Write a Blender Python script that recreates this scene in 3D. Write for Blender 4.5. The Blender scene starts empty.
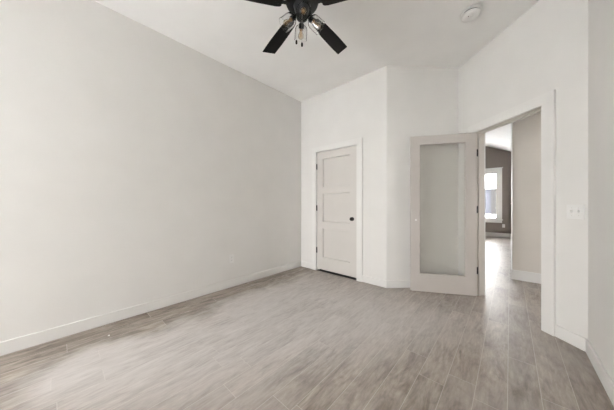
import bpy, bmesh, math, random
from mathutils import Vector, Matrix
random.seed(4)
SC = bpy.context.scene
C = SC.collection
PI = math.pi

# ------------------------------------------------------------------ camera
CAM_H = 1.155
YAW = 42.07
cd = bpy.data.cameras.new('camera')
cd.sensor_width = 36.0
cd.lens = 36.0 * 225.0 / 614.0
cd.clip_start = 0.02
cam = bpy.data.objects.new('camera', cd)
cam.location = (0, 0, CAM_H)
cam.rotation_euler = (math.radians(90), 0, math.radians(YAW))
cd.shift_y = -1.0 / 614.0
C.objects.link(cam)
SC.camera = cam

# ------------------------------------------------------------------ world, exposure
W = bpy.data.worlds.new('overcast_sky')
SC.world = W
W.use_nodes = True
wn = W.node_tree.nodes['Background']
wn.inputs['Color'].default_value = (1.0, 0.993, 0.998, 1)
wn.inputs['Strength'].default_value = 5.0
SC.view_settings.view_transform = 'Standard'
SC.view_settings.look = 'None'
SC.view_settings.gamma = 1.0
SC.view_settings.use_curve_mapping = False
SC.view_settings.exposure = 2.70
SC.cycles.diffuse_bounces = 10
SC.cycles.max_bounces = 16
SC.cycles.transparent_max_bounces = 16

def portal(name, loc, rot, sx, sy):
    """sampling guide for the daylight that comes in through a real window opening"""
    l = bpy.data.lights.new(name, 'AREA')
    l.shape = 'RECTANGLE'; l.size = sx; l.size_y = sy
    l.cycles.is_portal = True
    o = bpy.data.objects.new(name, l)
    o.location = loc; o.rotation_euler = rot
    C.objects.link(o)
    return o

# room window in the wall behind the camera, windows of the great room, hall window
RY = -3.0                                 # rear wall
RW = (-2.78, -1.38, 0.55, 2.20)           # x0, x1, z0, z1 of its window
GW = [(-1.62, -0.315, 0.62, 2.27), (-4.3, -3.9, 0.9, 2.0)]   # far wall windows (y = 10.3)
GL = (7.2, 7.7, 1.0, 2.0)                 # y0, y1, z0, z1 in the far left wall (x = -7)
HW = (3.3, 3.75, 0.9, 2.0)                 # hall end window (x = 3.0)
portal('daylight_room_window', ((RW[0]+RW[1])/2, RY-0.16, (RW[2]+RW[3])/2), (math.radians(90), 0, 0), RW[1]-RW[0], RW[3]-RW[2])
for g in GW:
    portal('daylight_great_window', ((g[0]+g[1])/2, 10.46, (g[2]+g[3])/2), (math.radians(90), 0, PI), g[1]-g[0], g[3]-g[2])
portal('daylight_side_window', (-7.16, (GL[0]+GL[1])/2, (GL[2]+GL[3])/2), (math.radians(90), 0, math.radians(-90)), GL[1]-GL[0], GL[3]-GL[2])
portal('daylight_hall_window', (3.16, (HW[0]+HW[1])/2, (HW[2]+HW[3])/2), (math.radians(90), 0, math.radians(90)), HW[1]-HW[0], HW[3]-HW[2])

# ------------------------------------------------------------------ materials
def new_mat(name):
    m = bpy.data.materials.new(name); m.use_nodes = True
    return m, m.node_tree, m.node_tree.nodes['Principled BSDF']

def paint(name, rgb, rough=0.6, bump=0.0, scale=60.0, var=0.02, spec=0.3):
    m, nt, b = new_mat(name)
    b.inputs['Roughness'].default_value = rough
    b.inputs['Specular IOR Level'].default_value = spec
    tc = nt.nodes.new('ShaderNodeTexCoord')
    n = nt.nodes.new('ShaderNodeTexNoise'); n.inputs['Scale'].default_value = 3.0; n.inputs['Detail'].default_value = 3
    nt.links.new(tc.outputs['Object'], n.inputs['Vector'])
    r = nt.nodes.new('ShaderNodeValToRGB')
    r.color_ramp.elements[0].position = 0.3; r.color_ramp.elements[1].position = 0.7
    r.color_ramp.elements[0].color = tuple(c*(1-var) for c in rgb) + (1,)
    r.color_ramp.elements[1].color = tuple(min(1, c*(1+var)) for c in rgb) + (1,)
    nt.links.new(n.outputs['Fac'], r.inputs['Fac'])
    nt.links.new(r.outputs['Color'], b.inputs['Base Color'])
    if bump > 0:
        n2 = nt.nodes.new('ShaderNodeTexNoise'); n2.inputs['Scale'].default_value = scale; n2.inputs['Detail'].default_value = 2
        nt.links.new(tc.outputs['Object'], n2.inputs['Vector'])
        bp = nt.nodes.new('ShaderNodeBump'); bp.inputs['Strength'].default_value = bump; bp.inputs['Distance'].default_value = 0.002
        nt.links.new(n2.outputs['Fac'], bp.inputs['Height'])
        nt.links.new(bp.outputs['Normal'], b.inputs['Normal'])
    return m

M = {}
M['wall'] = paint('warm_white_wall_paint', (0.70, 0.688, 0.667), 0.75, 0.15)
M['hallwall'] = paint('beige_hall_paint', (0.64, 0.60, 0.55), 0.75, 0.15)
M['ceiling'] = paint('ceiling_paint', (0.82, 0.815, 0.803), 0.85, 0.2, 90)
M['trim'] = paint('white_trim_paint', (0.72, 0.71, 0.69), 0.4)
M['door'] = paint('pale_greige_door_paint', (0.60, 0.575, 0.545), 0.42)
M['door2'] = paint('greige_door_paint', (0.485, 0.45, 0.42), 0.42)
M['jamb'] = paint('shaded_jamb_paint', (0.57, 0.535, 0.485), 0.45)  # doorway jamb: warm shading put into the colour as a beige tint
M['dark'] = paint('dark_grey_wall_paint', (0.22, 0.19, 0.17), 0.7, 0.15)
M['black'] = paint('matte_black_metal', (0.006, 0.006, 0.006), 0.38, spec=0.3)
M['blade'] = paint('dark_espresso_blade', (0.007, 0.006, 0.006), 0.55, spec=0.2)
M['plastic'] = paint('white_plastic', (0.74, 0.735, 0.72), 0.35, spec=0.5)
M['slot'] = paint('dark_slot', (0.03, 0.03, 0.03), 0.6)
M['brass'] = paint('aged_brass', (0.32, 0.19, 0.085), 0.35, spec=0.6)
M['brass'].node_tree.nodes['Principled BSDF'].inputs['Metallic'].default_value = 0.8
M['steel'] = paint('brushed_nickel', (0.6, 0.58, 0.55), 0.3)
M['steel'].node_tree.nodes['Principled BSDF'].inputs['Metallic'].default_value = 0.9
M['snow'] = paint('snow', (0.85, 0.86, 0.88), 0.9)
M['siding'] = paint('blue_grey_siding', (0.021, 0.022, 0.028), 0.8)
M['stone'] = paint('brown_stone', (0.010, 0.009, 0.0085), 0.9, var=0.2)
M['shingle'] = paint('frosty_shingles', (0.035, 0.036, 0.043), 0.9)
M['chip'] = paint('white_plaster', (0.85, 0.84, 0.82), 0.8)

def pane_mat(name, tint, ior=1.45):
    m = bpy.data.materials.new(name); m.use_nodes = True
    nt = m.node_tree; nt.nodes.clear()
    out = nt.nodes.new('ShaderNodeOutputMaterial')
    mix = nt.nodes.new('ShaderNodeMixShader')
    lw = nt.nodes.new('ShaderNodeLayerWeight'); lw.inputs['Blend'].default_value = 0.5
    pw = nt.nodes.new('ShaderNodeMath'); pw.operation = 'POWER'; pw.inputs[1].default_value = 5.0
    fr = nt.nodes.new('ShaderNodeMath'); fr.operation = 'MULTIPLY_ADD'; fr.inputs[1].default_value = 0.9; fr.inputs[2].default_value = 0.04
    nt.links.new(lw.outputs['Facing'], pw.inputs[0]); nt.links.new(pw.outputs[0], fr.inputs[0])
    tr = nt.nodes.new('ShaderNodeBsdfTransparent'); tr.inputs['Color'].default_value = tint + (1,)
    gl = nt.nodes.new('ShaderNodeBsdfGlossy'); gl.inputs['Roughness'].default_value = 0.0
    nt.links.new(fr.outputs[0], mix.inputs['Fac'])
    nt.links.new(tr.outputs['BSDF'], mix.inputs[1])
    nt.links.new(gl.outputs['BSDF'], mix.inputs[2])
    nt.links.new(mix.outputs['Shader'], out.inputs['Surface'])
    return m
M['pane'] = pane_mat('window_glass', (0.98, 0.985, 0.98))
M['doorglass'] = pane_mat('door_glass', (0.975, 0.975, 0.965))

def glass_mat(name, col, rough=0.0):
    m, nt, b = new_mat(name)
    b.inputs['Base Color'].default_value = col + (1,)
    b.inputs['Transmission Weight'].default_value = 1.0
    b.inputs['Roughness'].default_value = rough
    b.inputs['IOR'].default_value = 1.45
    return m
M['glass'] = glass_mat('clear_glass', (0.98, 0.98, 0.98))
M['bulb'] = glass_mat('amber_bulb_glass', (0.96, 0.88, 0.76))
m, nt, b = new_mat('filament'); b.inputs['Base Color'].default_value = (0.5, 0.3, 0.12, 1)
M['filament'] = m

def floor_mat():
    m, nt, b = new_mat('grey_wood_look_planks')
    N = nt.nodes.new; L = nt.links.new
    def math_(op, a, b_=None, c=None):
        n = N('ShaderNodeMath'); n.operation = op
        for i, v in enumerate((a, b_, c)):
            if v is None: continue
            if isinstance(v, (int, float)): n.inputs[i].default_value = v
            else: L(v, n.inputs[i])
        return n.outputs[0]
    def rgbmix(f, a, c, bt='MIX'):
        n = N('ShaderNodeMix'); n.data_type = 'RGBA'; n.blend_type = bt
        if isinstance(f, (int, float)): n.inputs[0].default_value = f
        else: L(f, n.inputs[0])
        for s, v in ((6, a), (7, c)):
            if isinstance(v, tuple): n.inputs[s].default_value = v + (1,)
            else: L(v, n.inputs[s])
        return n.outputs[2]
    tc = N('ShaderNodeTexCoord')
    sp = N('ShaderNodeSeparateXYZ'); L(tc.outputs['Object'], sp.inputs[0])
    X, Y = sp.outputs['X'], sp.outputs['Y']
    PW, PL = 0.150, 1.22
    u = math_('DIVIDE', math_('ADD', X, 0.461 + 30*PW), PW)
    row = math_('FLOOR', u); fu = math_('FRACT', u)
    wr = N('ShaderNodeTexWhiteNoise'); wr.noise_dimensions = '1D'; L(row, wr.inputs['W'])
    v = math_('ADD', math_('DIVIDE', Y, PL), math_('ADD', math_('MULTIPLY', wr.outputs['Value'], 0.999), 20.0))
    col = math_('FLOOR', v); fv = math_('FRACT', v)
    cb = N('ShaderNodeCombineXYZ'); L(row, cb.inputs[0]); L(col, cb.inputs[1])
    wp = N('ShaderNodeTexWhiteNoise'); wp.noise_dimensions = '3D'; L(cb.outputs[0], wp.inputs['Vector'])
    rnd = wp.outputs['Value']
    # wood grain, stretched along the plank, shifted per plank
    g = N('ShaderNodeCombineXYZ')
    L(math_('ADD', math_('MULTIPLY', X, 11.0), math_('MULTIPLY', rnd, 37.0)), g.inputs[0])
    L(math_('ADD', math_('MULTIPLY', Y, 2.6), math_('MULTIPLY', rnd, 91.0)), g.inputs[1])
    L(math_('MULTIPLY', rnd, 13.0), g.inputs[2])
    n1 = N('ShaderNodeTexNoise'); n1.inputs['Scale'].default_value = 1.0; n1.inputs['Detail'].default_value = 7; n1.inputs['Roughness'].default_value = 0.72; n1.inputs['Distortion'].default_value = 0.6
    L(g.outputs[0], n1.inputs['Vector'])
    g2 = N('ShaderNodeCombineXYZ')
    L(math_('ADD', math_('MULTIPLY', X, 55.0), math_('MULTIPLY', rnd, 51.0)), g2.inputs[0])
    L(math_('ADD', math_('MULTIPLY', Y, 8.0), math_('MULTIPLY', rnd, 17.0)), g2.inputs[1])
    n2 = N('ShaderNodeTexNoise'); n2.inputs['Scale'].default_value = 1.0; n2.inputs['Detail'].default_value = 4; n2.inputs['Roughness'].default_value = 0.65
    L(g2.outputs[0], n2.inputs['Vector'])
    r1 = N('ShaderNodeValToRGB')
    e = r1.color_ramp.elements
    e[0].position = 0.34; e[0].color = (0.140, 0.112, 0.090, 1)
    e[1].position = 0.66; e[1].color = (0.375, 0.33, 0.288, 1)
    k = e.new(0.48); k.color = (0.262, 0.222, 0.188, 1)
    L(n1.outputs['Fac'], r1.inputs['Fac'])
    base = rgbmix(1.0, r1.outputs['Color'], math_('ADD', math_('MULTIPLY', rnd, 0.26), 0.87), 'MULTIPLY')
    fine = math_('ADD', math_('MULTIPLY', n2.outputs['Fac'], 1.3), 0.36)
    base = rgbmix(1.0, base, fine, 'MULTIPLY')
    n3 = N('ShaderNodeTexNoise'); n3.inputs['Scale'].default_value = 1.0; n3.inputs['Detail'].default_value = 4; n3.inputs['Distortion'].default_value = 1.2
    g3 = N('ShaderNodeCombineXYZ')
    L(math_('ADD', math_('MULTIPLY', X, 16.0), math_('MULTIPLY', rnd, 23.0)), g3.inputs[0])
    L(math_('ADD', math_('MULTIPLY', Y, 6.0), math_('MULTIPLY', rnd, 67.0)), g3.inputs[1])
    L(g3.outputs[0], n3.inputs['Vector'])
    kr = N('ShaderNodeMapRange'); kr.inputs['From Min'].default_value = 0.56; kr.inputs['From Max'].default_value = 0.72
    kr.inputs['To Min'].default_value = 1.0; kr.inputs['To Max'].default_value = 0.66
    L(n3.outputs['Fac'], kr.inputs['Value'])
    base = rgbmix(1.0, base, kr.outputs['Result'], 'MULTIPLY')
    # paler tone with its own blotchy outline, fading out by the left wall and rear
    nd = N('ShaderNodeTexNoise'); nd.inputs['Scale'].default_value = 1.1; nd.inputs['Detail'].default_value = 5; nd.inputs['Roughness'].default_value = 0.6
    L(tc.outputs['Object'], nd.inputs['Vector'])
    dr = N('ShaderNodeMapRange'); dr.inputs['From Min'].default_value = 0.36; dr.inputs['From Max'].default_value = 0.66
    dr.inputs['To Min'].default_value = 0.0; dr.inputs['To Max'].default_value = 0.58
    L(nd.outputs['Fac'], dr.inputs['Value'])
    # the palest part: a long swath down the left half of the room with a ragged edge
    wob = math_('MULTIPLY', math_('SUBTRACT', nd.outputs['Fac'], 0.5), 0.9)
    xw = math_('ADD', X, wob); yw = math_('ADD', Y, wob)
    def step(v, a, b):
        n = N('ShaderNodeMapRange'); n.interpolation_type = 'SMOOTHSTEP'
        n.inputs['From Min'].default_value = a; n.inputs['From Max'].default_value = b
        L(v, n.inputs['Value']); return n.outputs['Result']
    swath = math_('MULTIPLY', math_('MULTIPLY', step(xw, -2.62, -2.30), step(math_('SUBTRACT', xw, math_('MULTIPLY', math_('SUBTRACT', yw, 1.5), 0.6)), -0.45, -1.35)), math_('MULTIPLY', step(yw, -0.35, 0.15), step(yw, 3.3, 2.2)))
    pale_mask = math_('MULTIPLY', dr.outputs['Result'], math_('MULTIPLY', step(xw, -2.62, -2.35), step(yw, -0.35, 0.15)))
    base = rgbmix(pale_mask, base, (0.46, 0.425, 0.40))
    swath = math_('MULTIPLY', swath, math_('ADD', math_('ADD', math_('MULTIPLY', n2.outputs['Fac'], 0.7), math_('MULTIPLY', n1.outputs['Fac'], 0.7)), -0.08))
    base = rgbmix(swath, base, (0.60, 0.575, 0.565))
    # joints
    du = math_('MULTIPLY', math_('MINIMUM', fu, math_('SUBTRACT', 1.0, fu)), PW)
    dv = math_('MULTIPLY', math_('MINIMUM', fv, math_('SUBTRACT', 1.0, fv)), PL)
    d = math_('MINIMUM', du, dv)
    jt = math_('LESS_THAN', d, 0.0015)
    base = rgbmix(math_('MULTIPLY', jt, 0.62), base, (0.60, 0.565, 0.53))
    L(base, b.inputs['Base Color'])
    rg = math_('ADD', math_('MULTIPLY', n1.outputs['Fac'], 0.14), 0.36)
    L(rg, b.inputs['Roughness'])
    b.inputs['Specular IOR Level'].default_value = 0.42
    bp = N('ShaderNodeBump'); bp.inputs['Strength'].default_value = 0.25; bp.inputs['Distance'].default_value = 0.002
    L(math_('SUBTRACT', n2.outputs['Fac'], jt), bp.inputs['Height'])
    L(bp.outputs['Normal'], b.inputs['Normal'])
    return m
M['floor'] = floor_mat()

# ------------------------------------------------------------------ mesh helpers
class MB:
    def __init__(s): s.bm = bmesh.new()
    def box(s, a, b, mat=None):
        x0, y0, z0 = a; x1, y1, z1 = b
        vs = [Vector(p) for p in ((x0,y0,z0),(x1,y0,z0),(x1,y1,z0),(x0,y1,z0),(x0,y0,z1),(x1,y0,z1),(x1,y1,z1),(x0,y1,z1))]
        if mat is not None: vs = [mat @ v for v in vs]
        v = [s.bm.verts.new(p) for p in vs]
        for f in ((3,2,1,0),(4,5,6,7),(0,1,5,4),(1,2,6,5),(2,3,7,6),(3,0,4,7)):
            s.bm.faces.new([v[i] for i in f])
        return s
    def lathe(s, prof, seg=32, mat=None, close=True):
        rings = []
        for r, z in prof:
            ring = []
            for i in range(seg):
                a = 2*PI*i/seg
                p = Vector((r*math.cos(a), r*math.sin(a), z))
                if mat is not None: p = mat @ p
                ring.append(s.bm.verts.new(p))
            rings.append(ring)
        for a, b in zip(rings, rings[1:]):
            for i in range(seg):
                j = (i+1) % seg
                s.bm.faces.new((a[i], a[j], b[j], b[i]))
        if close:
            s.bm.faces.new(list(reversed(rings[0]))); s.bm.faces.new(rings[-1])
        return s
    def loop_lathe(s, prof, seg=32, mat=None):
        """closed profile (a ring section) turned about z"""
        rings = []
        for r, z in prof:
            ring = []
            for i in range(seg):
                a = 2*PI*i/seg
                p = Vector((r*math.cos(a), r*math.sin(a), z))
                if mat is not None: p = mat @ p
                ring.append(s.bm.verts.new(p))
            rings.append(ring)
        n = len(rings)
        for k in range(n):
            a, b = rings[k], rings[(k+1) % n]
            for i in range(seg):
                j = (i+1) % seg
                s.bm.faces.new((a[i], a[j], b[j], b[i]))
        return s
    def prism(s, pts, z0, z1, mat=None):
        lo = [Vector((x, y, z0)) for x, y in pts]; hi = [Vector((x, y, z1)) for x, y in pts]
        if mat is not None: lo = [mat @ p for p in lo]; hi = [mat @ p for p in hi]
        a = [s.bm.verts.new(p) for p in lo]; b = [s.bm.verts.new(p) for p in hi]
        s.bm.faces.new(list(reversed(a))); s.bm.faces.new(b)
        n = len(pts)
        for i in range(n):
            j = (i+1) % n
            s.bm.faces.new((a[i], a[j], b[j], b[i]))
        return s
    def tube(s, pts, r, seg=8):
        pts = [Vector(p) for p in pts]
        rings = []
        for i, p in enumerate(pts):
            d = (pts[min(i+1, len(pts)-1)] - pts[max(i-1, 0)]).normalized()
            up = Vector((0, 0, 1)) if abs(d.z) < 0.95 else Vector((1, 0, 0))
            e1 = d.cross(up).normalized(); e2 = d.cross(e1)
            rings.append([s.bm.verts.new(p + r*(math.cos(2*PI*k/seg)*e1 + math.sin(2*PI*k/seg)*e2)) for k in range(seg)])
        for a, b in zip(rings, rings[1:]):
            for k in range(seg):
                j = (k+1) % seg
                s.bm.faces.new((a[k], a[j], b[j], b[k]))
        s.bm.faces.new(list(reversed(rings[0]))); s.bm.faces.new(rings[-1])
        return s
    def build(s, name, mat, parent=None, smooth=None, bevel=0.0, frame=None):
        bmesh.ops.recalc_face_normals(s.bm, faces=s.bm.faces)
        me = bpy.data.meshes.new(name); s.bm.to_mesh(me); s.bm.free()
        me.materials.append(mat)
        o = bpy.data.objects.new(name, me); C.objects.link(o)
        if frame is not None: o.matrix_world = frame
        if parent is not None: o.parent = parent
        if smooth is not None:
            for p in me.polygons: p.use_smooth = True
            me.set_sharp_from_angle(angle=math.radians(smooth))
        if bevel > 0:
            md = o.modifiers.new('bevel', 'BEVEL'); md.width = bevel; md.segments = 2; md.limit_method = 'ANGLE'
            md.angle_limit = math.radians(40)
        return o

def empty(name, frame, label=None, cat=None, group=None, kind=None):
    o = bpy.data.objects.new(name, None); C.objects.link(o)
    o.matrix_world = frame; o.empty_display_size = 0.1
    return tag(o, label, cat, group, kind)
def tag(o, label=None, cat=None, group=None, kind=None):
    if label: o['label'] = label
    if cat: o['category'] = cat
    if group: o['group'] = group
    if kind: o['kind'] = kind
    return o
def structure(o, label=None, cat=None): return tag(o, label, cat, None, 'structure')
def copy_tree(o, parent=None):
    c = o.copy(); C.objects.link(c)
    if parent is not None: c.parent = parent
    for ch in list(o.children): copy_tree(ch, c)
    return c
def T(x, y, z): return Matrix.Translation((x, y, z))
def R(a, ax): return Matrix.Rotation(math.radians(a), 4, ax)

def wall_frame(p, q):
    """local x along the wall from p to q, local y away from the room (to the left of p->q), z up"""
    d = Vector((q[0]-p[0], q[1]-p[1])).normalized()
    return Matrix(((d.x, -d.y, 0, p[0]), (d.y, d.x, 0, p[1]), (0, 0, 1, 0), (0, 0, 0, 1))), (Vector(q)-Vector(p)).length

def wall(name, p, q, h, t, mat, openings=(), e0=0.0, e1=0.0, label=None):
    fr, L = wall_frame(p, q)
    xs = sorted({-e0, L+e1, *[o[0] for o in openings], *[o[1] for o in openings]})
    mb = MB()
    for a, b in zip(xs, xs[1:]):
        op = [o for o in openings if o[0] <= a + 1e-6 and o[1] >= b - 1e-6]
        if not op: mb.box((a, 0, 0), (b, t, h))
        else:
            if op[0][2] > 0.001: mb.box((a, 0, 0), (b, t, op[0][2]))
            if op[0][3] < h: mb.box((a, 0, op[0][3]), (b, t, h))
    o = mb.build(name, mat, frame=fr)
    return structure(o, label, 'wall'), fr, L

# ------------------------------------------------------------------ room layout
H = 3.05
A = (-2.88, 3.03); B = (-1.26, 3.03); Cc = (-0.54, 3.75); D = (0.45, 2.76)
RB = (0.45, RY); RL = (-2.88, RY)
TW = 0.115

# floor and ceilings
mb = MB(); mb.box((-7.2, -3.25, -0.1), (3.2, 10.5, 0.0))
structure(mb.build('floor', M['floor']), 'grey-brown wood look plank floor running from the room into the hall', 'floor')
# one floor slab; ceilings of room and hall are one level at 3.05 m
mb = MB(); mb.box((-3.05, -3.25, H), (3.2, 4.62, H+0.1))
structure(mb.build('ceiling', M['ceiling']), 'flat off-white ceiling over the room', 'ceiling')

# closet door opening (distance from A) and entry door opening (distance from C)
CD0, CD1, CDH = 0.357, 1.181, 2.065          # rough openings; the jamb boards are 20 mm
ED0, ED1, EDH = 0.288, 1.100, 2.07
wall('wall_left', RL, A, H, TW, M['wall'], e0=0.0, e1=1.6, label='plain long off-white wall at left of the room')
wall('wall_far', A, B, H, TW, M['wall'], [(CD0, CD1, 0, CDH)], e0=TW, label='short white wall holding the closet door')
wall('wall_corner', B, Cc, H, TW, M['wall'], e1=TW, label='angled blank wall between closet door and glass door')
_, FE, LE = wall('wall_entry', Cc, D, H, TW, M['wall'], [(ED0, ED1, 0, EDH)], e0=TW, e1=0.0476, label='angled wall with the open doorway and light switch')
wall('wall_right', D, RB, H, TW, M['wall'], e0=0.0476, e1=0.15, label='narrow strip of white wall at right edge')
# rear wall with the room's window, behind the camera
wall('wall_rear', RB, RL, H, 0.15, M['wall'], [(0.45-RW[1], 0.45-RW[0], RW[2], RW[3])], e0=TW, e1=TW, label='wall with the window behind the viewer')
FF, LF = wall_frame(A, B)
FC, LC = wall_frame(B, Cc)
FL, LL = wall_frame(RL, A)
FR, LR = wall_frame(D, RB)
FB, LB = wall_frame(RB, RL)

# hall and great room shell
wall('wall_hall', (0.028, 4.68), (3.12, 4.68), H, 0.12, M['hallwall'], label='beige hall wall seen through the doorway')
wall('wall_side', (0.028, 10.3), (0.028, 4.80), 3.4, 0.10, M['wall'], label='white side wall of the far room seen edge on')
wall('wall_gable', (-7.0, 10.3), (0.15, 10.3), 4.7, 0.15, M['dark'],
     [(GW[1][0]+7, GW[1][1]+7, GW[1][2], GW[1][3]), (GW[0][0]+7, GW[0][1]+7, GW[0][2], GW[0][3])], e0=0.15, label='dark grey gable wall of the far room')
wall('wall_lounge', (-7.0, 4.62), (-7.0, 10.3), 3.2, 0.15, M['wall'], [(GL[0]-4.62, GL[1]-4.62, GL[2], GL[3])], e0=0.12)
wall('wall_header', (0.15, 4.62), (-7.0, 4.62), 4.7, 0.12, M['wall'], [(0.0, 1.45, 0, 2.9)])
wall('wall_closet', (-1.3, 3.2), (-1.3, 4.62), H, 0.10, M['wall'])
wall('wall_foyer', (3.0, 4.68), (3.0, 1.8), H, 0.15, M['wall'], [(4.68-HW[1], 4.68-HW[0], HW[2], HW[3])], e1=0.15)
wall('wall_passage', (3.0, 1.8), (0.5, 1.8), H, 0.12, M['wall'])
mb = MB()
for y0, y1 in ((4.50, 10.45),):
    X0, Z0, XR, ZR, X1, Z1 = 0.20, 2.85, -3.5, 4.515, -7.2, 2.85
    fr = Matrix(((1,0,0,0),(0,0,-1,0),(0,1,0,0),(0,0,0,1)))     # profile in x,z, extruded along -y
    mb.prism([(X0, Z0), (XR, ZR), (X1, Z1), (X1, Z1+.12), (XR, ZR+.12), (X0, Z0+.12)], -y1, -y0, fr)
structure(mb.build('ceiling_vault', M['ceiling']), 'white sloping ceiling of the far room', 'ceiling')

# ------------------------------------------------------------------ door casings and jambs
def casing(name, frame, s0, s1, h, depth, stop=None, w=0.09, mat=M['trim'], label=None, jmat=M['trim']):
    """s0..s1 and h are the rough opening; jamb boards 20 mm, 5 mm reveal, flat boards"""
    j0, j1, jh = s0+.02, s1-.02, h-.02
    i0, i1, ih = j0-.005, j1+.005, jh+.005
    t = .023
    mb = MB()
    mb.box((i0-w, -t, 0), (i0, 0, ih)); mb.box((i1, -t, 0), (i1+w, 0, ih)); mb.box((i0-w, -t, ih), (i1+w, 0, ih+w))
    o = mb.build(name, mat, frame=frame, bevel=.0015)
    mj = MB()
    mj.box((s0, 0, 0), (j0, depth, h)); mj.box((j1, 0, 0), (s1, depth, h)); mj.box((j0, 0, jh), (j1, depth, h))
    mj.build('jamb', jmat, o)
    if stop:
        ms = MB(); a, b = stop
        ms.box((j0, a, 0), (j0+.011, b, jh-.011)); ms.box((j1-.011, a, 0), (j1, b, jh-.011)); ms.box((j0, a, jh-.011), (j1, b, jh))
        ms.build('door_stop', jmat, o)
    return structure(o, label, 'door frame')
casing('trim_1', FF, CD0, CD1, CDH, TW, (.045, .075), label='white flat casing around the closed closet door')
casing('trim_2', FE, ED0, ED1, EDH, TW, (.037, .065), w=.10, jmat=M['jamb'], label='white flat casing around the open doorway')
# the same casing on the hall side of the doorway
mb = MB()
i0, i1, ih = ED0+.015, ED1-.015, EDH-.015
mb.box((i0-.1, TW, 0), (i0, TW+.018, ih)); mb.box((i1, TW, 0), (i1+.1, TW+.018, ih)); mb.box((i0-.1, TW, ih), (i1+.1, TW+.018, ih+.1))
structure(mb.build('trim_3', M['trim'], frame=FE, bevel=.0015), 'white flat casing on the hall side of the doorway', 'door frame')

# ------------------------------------------------------------------ baseboards
def base(name, frame, x0, x1, h=.105, y=0.0, mat=M['trim'], label=None, sgn=-1):
    mb = MB(); t = .014
    mb.prism([(x0, y), (x1, y), (x1, y+sgn*t), (x0, y+sgn*t)], 0.002, h)
    return structure(mb.build(name, mat, frame=frame, bevel=.003), label, 'baseboard')
base('baseboard_left', FL, 0, LL-.014, label='white baseboard along the long left wall')
base('baseboard_far', FF, 0, CD0+.015-.09, label='short white baseboard left of the closet door')
base('baseboard_far', FF, CD1-.015+.09, LF+.010, label='short white baseboard right of the closet door')
base('baseboard_corner', FC, -.004, LC-.014, label='white baseboard under the angled blank wall')
base('baseboard_entry', FE, 0, ED0+.015-.10, label='white baseboard behind the open glass door')
base('baseboard_entry', FE, ED1-.015+.10, LE-.006, label='white baseboard right of the doorway casing')
base('baseboard_right', FR, .006, LR, label='white baseboard along the right wall')
base('baseboard_rear', FB, .014, LB-.014)
mb = MB(); mb.box((.014, 4.666, .002), (3.0, 4.68, .15)); mb.box((.014, 4.68, .002), (.028, 10.3, .15))
structure(mb.build('baseboard_hall', M['trim'], bevel=.003), 'tall white baseboard under the beige hall wall', 'baseboard')
mb = MB(); mb.box((-7, 10.286, .002), (.014, 10.3, .15))
structure(mb.build('baseboard_gable', M['trim'], bevel=.003), 'white baseboard under the dark grey far wall', 'baseboard')

# ------------------------------------------------------------------ windows
def window(name, frame, x0, x1, z0, z1, depth, label=None, w=.11, fullcap=True):
    """casing boards on the room face (local -y), sash and pane set in the opening"""
    mb = MB(); t = .02
    mb.box((x0-w, -t, z0), (x0, 0, z1)); mb.box((x1, -t, z0), (x1+w, 0, z1))
    mb.box((x0-w, -t, z1), (x1+w, 0, z1+.13)); mb.box((x0-w-.025, -t-.022, z1+.13), (x1+w+.025, 0, z1+.155))
    mb.box((x0-w-.025, -t-.03, z0-.03), (x1+w+.025, 0, z0)); mb.box((x0-w, -t, z0-.12), (x1+w, 0, z0-.03))
    o = mb.build(name, M['trim'], frame=frame, bevel=.002)
    s = MB(); f = .05; a, b = depth*.45, depth*.8
    s.box((x0, a, z0), (x0+f, b, z1)); s.box((x1-f, a, z0), (x1, b, z1)); s.box((x0+f, a, z0), (x1-f, b, z0+f)); s.box((x0+f, a, z1-f), (x1-f, b, z1))
    s.build('window_sash', M['trim'], o, bevel=.002)
    p = MB(); p.box((x0+f, (a+b)/2, z0+f), (x1-f, (a+b)/2+.004, z1-f)); p.build('window_pane', M['pane'], o)
    return structure(o, label, 'window')
FG = wall_frame((-7.0, 10.3), (0.15, 10.3))[0]
window('window_1', FG, GW[0][0]+7, GW[0][1]+7, GW[0][2], GW[0][3], .15, 'tall window with white trim in the dark far wall')
window('window_2', FB, 0.45-RW[1], 0.45-RW[0], RW[2], RW[3], .15)
window('window_3', FG, GW[1][0]+7, GW[1][1]+7, GW[1][2], GW[1][3], .15)
window('window_4', wall_frame((-7.0, 4.62), (-7.0, 10.3))[0], GL[0]-4.62, GL[1]-4.62, GL[2], GL[3], .15)
window('window_5', wall_frame((3.0, 4.68), (3.0, 1.8))[0], 4.68-HW[1], 4.68-HW[0], HW[2], HW[3], .15)

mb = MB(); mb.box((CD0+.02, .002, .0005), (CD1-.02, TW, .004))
structure(mb.build('door_gap_shade', M['slot'], frame=FF), 'dark strip painting the shade in the gap under the closet door', 'painted shade')  # near-black strip paints the shade of the gap below the door
mb = MB(); mb.box((-7.5, 10.45, 2.62), (1.2, 13.2, 2.74)); structure(mb.build('sky_blocker', M['trim']))  # unseen slab added to cut the sky light entering the far room

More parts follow.
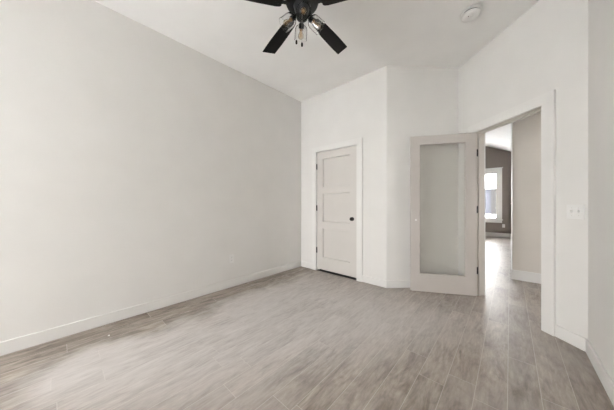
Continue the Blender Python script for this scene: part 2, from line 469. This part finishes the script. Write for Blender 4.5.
# ------------------------------------------------------------------ closet door
def hinge(parent, mat4, z, r=.0065, leaf=(0, .033, .0016)):
    mb = MB()
    mb.lathe([(r, -.046), (r, .046)], 12, T(0, 0, z))
    mb.lathe([(.004, .046), (.0055, .049), (.003, .053)], 12, T(0, 0, z))
    mb.box((-.002, leaf[0], z-.045), (-.002+leaf[2], leaf[1], z+.045))
    o = mb.build('hinge', M['black'], smooth=40)
    o.parent = parent; o.matrix_basis = mat4
    return o
def sticking(mb, x0, x1, z0, z1, ya, yb, w):
    """sloped moulding running round the inside of a panel or pane opening"""
    o = [(x0, z0), (x1, z0), (x1, z1), (x0, z1)]; i = [(x0+w, z0+w), (x1-w, z0+w), (x1-w, z1-w), (x0+w, z1-w)]
    vs = [[mb.bm.verts.new((x, y, z)) for x, z in q] for q, y in ((o, ya), (i, yb), (o, yb))]
    for a, b in ((0, 1), (1, 2), (2, 0)):
        for k in range(4):
            j = (k+1) % 4
            mb.bm.faces.new((vs[a][k], vs[a][j], vs[b][j], vs[b][k]))
d1 = empty('door_1', FF @ T(CD0+.023, 0.003, 0), 'closed greige closet door with three recessed panels and black knob', 'door', kind='structure')
DW, DT, Z0, Z1 = CD1-CD0-.046, .035, .034, CDH-.024
mb = MB(); st = .122
rails = [(Z0, .245), (.735, .853), (1.335, 1.448), (1.925, Z1)]
mb.box((0, 0, Z0), (st, DT, Z1)); mb.box((DW-st, 0, Z0), (DW, DT, Z1))
for a, b in rails: mb.box((st, 0, a), (DW-st, DT, b))
mb.build('door_frame', M['door'], d1, bevel=.001)
for (a, b), (c, e) in zip(rails, rails[1:]):
    p = MB(); p.box((st-.004, .019, b-.004), (DW-st+.004, .028, c+.004))
    sticking(p, st, DW-st, b, c, .0008, .0195, .006); p.build('panel', M['door'], d1)
for z in (.355, 1.085, 1.80): hinge(d1, T(-.002, -.007, 0), z, r=.010, leaf=(.004, .012, .001))
kn = MB()
km = T(DW-.075, 0, .925) @ R(90, 'X')
kn.lathe([(.029, 0), (.029, .005), (.025, .008), (.013, .009), (.012, .016), (.020, .021), (.027, .028), (.0285, .036), (.025, .044), (.012, .048), (.001, .0485)], 28, km)
kn.build('knob', M['black'], d1, smooth=35)['label'] = 'matte black round knob'

# ------------------------------------------------------------------ open glass door
OPEN = 107.0
GD = FE @ T(ED0+.022, -.004, 0) @ R(-OPEN, 'Z')
d2 = empty('door_2', GD, 'open greige door with a single tall glass pane swung into the room', 'door', kind='structure')
X0, X1, Y0, Y1, Z0, Z1 = .003, .763, .004, .039, .008, EDH-.024
mb = MB(); sl, sr, tr, br = .118, .112, .112, .232
mb.box((X0, Y0, Z0), (X0+sl, Y1, Z1)); mb.box((X1-sr, Y0, Z0), (X1, Y1, Z1))
mb.box((X0+sl, Y0, Z0), (X1-sr, Y1, Z0+br)); mb.box((X0+sl, Y0, Z1-tr), (X1-sr, Y1, Z1))
mb.build('door_frame', M['door2'], d2, bevel=.001)
gx0, gx1, gz0, gz1 = X0+sl, X1-sr, Z0+br, Z1-tr
mb = MB()
sticking(mb, gx0, gx1, gz0, gz1, .0045, .0193, .008); sticking(mb, gx0, gx1, gz0, gz1, .0385, .0237, .008)
mb.build('glazing_bead', M['door2'], d2)
p = MB(); p.box((gx0, .0195, gz0), (gx1, .0235, gz1)); p.build('glass_pane', M['doorglass'], d2)
for z in (.315, 1.085, 1.80):
    hinge(d2, GD.inverted() @ FE @ T(ED0+.0222, -.006, 0), z, leaf=(.004, .036, .0018))
mb = MB(); mb.lathe([(.0125, 0), (.0125, .0012), (.011, .002)], 24, T(X1-.065, Y1, .945) @ R(-90, 'X'))
mb.build('bore_cover', M['trim'], d2, smooth=40)['label'] = 'small pale round cover where the knob would sit'

# ------------------------------------------------------------------ switch and outlets
def plate(w, h, t, mat4=None):
    mb = MB(); mb.prism([(-w/2, -h/2), (w/2, -h/2), (w/2, h/2), (-w/2, h/2)], 0, t); return mb
def wallpoint(frame, s, z): return frame @ T(s, 0, z) @ R(90, 'X')      # local z points into the room
sw = empty('light_switch', wallpoint(FE, 1.323, 1.092), 'white double light switch on the wall right of the doorway', 'light switch')
plate(.116, .116, .006).build('cover_plate', M['plastic'], sw, bevel=.002)
for x in (-.023, .023):
    mb = MB(); mb.box((x-.007, -.014, .006), (x+.007, .014, .0075)); yk = mb.build('toggle_frame', M['plastic'], sw)
    mb = MB(); mb.box((-.0045, -.009, 0), (.0045, .009, .014), T(x, .002, .006) @ R(-22, 'X')); mb.build('toggle', M['plastic'], sw, bevel=.001)
    for y in (-.031, .031):
        mb = MB(); mb.lathe([(.0032, .006), (.0028, .0072)], 10, T(x, y, 0)); mb.build('screw', M['steel'], sw)
def outlet(frame, s, z, label):
    o = empty('electrical_outlet', wallpoint(frame, s, z), label, 'outlet')
    plate(.072, .116, .006).build('cover_plate', M['plastic'], o, bevel=.002)
    for y in (-.0195, .0195):
        mb = MB(); pts = [(.0165*math.cos(a*PI/12), max(-.0135, min(.0135, .0165*math.sin(a*PI/12)))) for a in range(24)]
        mb.prism([(px, y+py) for px, py in pts], .006, .0078); r = mb.build('receptacle', M['plastic'], o)
        mb = MB(); mb.box((-.0075, y-.002, .0078), (-.0055, y+.007, .0082)); mb.box((.0055, y-.001, .0078), (.0075, y+.006, .0082))
        mb.lathe([(.0025, .0078), (.0025, .0082)], 10, T(0, y-.008, 0)); mb.build('slot', M['slot'], r)
    mb = MB(); mb.lathe([(.0032, .006), (.0028, .0072)], 10); mb.build('screw', M['steel'], o)
    return o
outlet(FL, 1.62-RY, .393, 'white wall outlet low on the long left wall')
outlet(FG, 7-.165, .40, 'white wall outlet under the window on the dark far wall')
# a switch on the edge-on side wall of the far room
FS = wall_frame((0.028, 10.3), (0.028, 4.80))[0]
s2 = empty('light_switch', wallpoint(FS, 10.3-7.4, 1.16), 'small white switch plate seen edge on at the hall corner', 'light switch')
plate(.072, .116, .006).build('cover_plate', M['plastic'], s2, bevel=.002)
mb = MB(); mb.box((-.0045, -.009, .004), (.0045, .009, .016), R(-20, 'X')); mb.build('toggle', M['plastic'], s2)

# ------------------------------------------------------------------ smoke detector
sd = empty('smoke_detector', T(-.29, 2.73, H) @ R(180, 'X') @ Matrix.Scale(1.15, 4), 'round white smoke detector on the ceiling', 'smoke detector')
mb = MB(); mb.lathe([(.074, 0), (.076, .004), (.074, .012), (.068, .013)], 48); mb.build('mounting_base', M['plastic'], sd, smooth=30)
mb = MB(); mb.lathe([(.060, .013), (.060, .023)], 48); mb.build('vent_gap', M['slot'], sd, smooth=30)['label'] = 'dark vent gap'
mb = MB(); mb.lathe([(.068, .023), (.069, .028), (.066, .038), (.054, .046), (.034, .050), (.001, .051)], 48); mb.build('cover', M['plastic'], sd, smooth=40)
mb = MB(); mb.lathe([(.010, .045), (.010, .0525), (.008, .054)], 20, T(.012, .022, 0)); mb.build('test_button', M['plastic'], sd, smooth=40)
mb = MB(); mb.lathe([(.004, .045), (.004, .0515)], 10, T(-.012, .030, 0)); mb.build('indicator', M['slot'], sd)

# ------------------------------------------------------------------ ceiling fan
a0 = math.radians(YAW)
FX, FY = 1.83*-math.sin(a0) - .04*math.cos(a0), 1.83*math.cos(a0) - .04*math.sin(a0)
fan = empty('ceiling_fan', T(FX, FY, H) @ R(YAW, 'Z'), 'black five-blade ceiling fan with clear glass lights', 'ceiling fan')
BZ = CAM_H + 1.60 - H                       # blade plane, below the ceiling
def part(mb, name, mat, parent=fan, **k): return mb.build(name, mat, parent, **k)
mb = MB(); mb.lathe([(.001, 0), (.075, 0), (.078, -.012), (.070, -.045), (.045, -.060), (.001, -.060)], 40); part(mb, 'canopy', M['black'], smooth=35)
mb = MB(); mb.lathe([(.001, BZ+.165), (.06, BZ+.165), (.105, BZ+.152), (.128, BZ+.132), (.138, BZ+.095), (.138, BZ+.050), (.128, BZ+.024), (.100, BZ+.012), (.07, BZ+.010), (.062, BZ-.020), (.05, BZ-.066), (.001, BZ-.066)], 48)
mb.lathe([(.014, -.055), (.014, BZ+.168)], 16); part(mb, 'motor_housing', M['black'], smooth=35)
def make_blade():
    mb = MB()
    r0, r1 = .165, .66
    L_ = []; R_ = []
    for k in range(13):
        t = k/12; x = r0+(r1-r0)*t
        w = .049 + .015*math.sin(t*PI*.62)
        L_.append((x+.016*t, w)); R_.append((x-.016*t, -w))
    L_[0] = (r0+.012, .044); R_[0] = (r0+.012, -.044); L_.insert(0, (r0, .034)); R_.insert(0, (r0, -.034))
    pts = R_ + list(reversed(L_))
    mb.prism(pts, -.003, .003)
    return mb
blades = []
for k in range(5):
    ang = 90 - (2.4 + 36 + 72*k)
    m = R(ang, 'Z') @ T(0, 0, BZ) @ R(-4, 'X')
    if k == 0:
        b = make_blade().build('blade', M['blade'], fan, bevel=.0012)
        mb = MB(); mb.prism([(.10, -.016), (.15, -.016), (.19, -.032), (.225, -.026), (.225, .026), (.19, .032), (.15, .016), (.10, .016)], .003, .007)
        for x, y in ((.195, .018), (.195, -.018), (.215, 0)): mb.lathe([(.005, -.0045), (.005, -.003)], 10, T(x, y, 0))
        mb.build('blade_iron', M['black'], b)
        b0 = b
    else: b = copy_tree(b0, fan)
    b.matrix_basis = m
# light kit
mb = MB(); mb.lathe([(.001, BZ-.060), (.048, BZ-.060), (.050, BZ-.072), (.044, BZ-.092), (.030, BZ-.102), (.012, BZ-.106), (.001, BZ-.106)], 36); part(mb, 'light_fitter', M['black'], smooth=35)
proto = None
for k, az in enumerate((90+6, 6, -90+6, 180+6)):
    m = R(az, 'Z') @ T(.046, 0, BZ-.070) @ R(180-50, 'Y')      # local z runs outward and down along the lamp's axis
    if proto is None:
        so = MB(); so.lathe([(.001, -.012), (.013, -.012), (.014, .018), (.021, .022), (.022, .052), (.019, .054), (.001, .054)], 24)
        so = so.build('light_socket', M['black'], fan, smooth=35); proto = so
        mb = MB(); mb.lathe([(.014, .054), (.0145, .066), (.012, .070), (.001, .0705)], 20); mb.build('bulb_base', M['brass'], so, smooth=35)
        mb = MB(); mb.loop_lathe([(.011, .0708), (.013, .080), (.021, .096), (.0235, .110), (.020, .124), (.010, .131), (.001, .1322), (.001, .1312), (.009, .130), (.019, .123), (.0223, .110), (.020, .097), (.0118, .081), (.0098, .0708)], 28)
        mb.build('bulb', M['bulb'], so, smooth=60)
        mb = MB()
        for q in range(6):
            a = q*PI/3; mb.tube([(.004*math.cos(a), .004*math.sin(a), .072), (.009*math.cos(a), .009*math.sin(a), .115)], .0012, 6)
        mb.build('filament', M['filament'], so)
        mb = MB()
        pr = [(.022, .030), (.036, .034), (.047, .046), (.052, .062), (.053, .090), (.053, .128), (.0545, .137)]
        inn = [(r-.0028, z+(.0018 if z < .05 else 0)) for r, z in pr]
        mb.loop_lathe(pr + list(reversed(inn)), 40); mb.build('glass_shade', M['glass'], so, smooth=50)
        o = so
    else: o = copy_tree(proto, fan)
    o.matrix_basis = m
for x, y, ln in ((-.045, -.02, .205), (.0, -.035, .235)):
    z0 = BZ-.075
    mb = MB(); mb.tube([(x*.9, y*.9, z0), (x, y, z0-.04), (x, y, z0-ln)], .0013, 6); ch = mb.build('pull_chain', M['steel'], fan, smooth=60)
    mb = MB(); mb.lathe([(.002, 0), (.0065, -.006), (.0085, -.020), (.007, -.032), (.001, -.036)], 16, T(x, y, z0-ln)); mb.build('pull_knob', M['black'], ch, smooth=40)

# ------------------------------------------------------------------ small leftovers on the floor
mb = MB(); mb.prism([(-.009, -.004), (.002, -.007), (.010, -.001), (.006, .006), (-.005, .006)], 0.0002, .006)
tag(mb.build('plaster_chip', M['chip'], frame=T(-2.61, .30, 0)), 'tiny white plaster chip on the floor near the left baseboard', 'debris')

# ------------------------------------------------------------------ outside
mb = MB(); mb.box((-60, -40, -.7), (60, 90, -.5)); structure(mb.build('ground', M['snow']), 'snow covered ground outside the far window', 'ground')
nh = empty('neighbour_house', T(-4.0, 47, -.5), 'blue-grey house with snowy roof outside the far window', 'house')
mb = MB(); mb.box((-7, 0, 0), (5, 8, 4.2)); mb.build('house_wall', M['siding'], nh)
mb = MB(); mb.prism([(-.6, 4.1), (4, 6.6), (8.6, 4.1), (8.6, 4.3), (4, 6.9), (-.6, 4.3)], -7.5, 5.5, Matrix(((0,0,1,0),(1,0,0,0),(0,1,0,0),(0,0,0,1)))); mb.build('roof', M['snow'], nh)
mb = MB(); mb.box((1.75, -.5, 0), (2.5, 0, 4.1)); mb.build('porch_pillar', M['stone'], nh)
mb = MB(); mb.box((-.5, -.05, .9), (1.0, 0, 2.6)); mb.build('house_window', M['shingle'], nh)
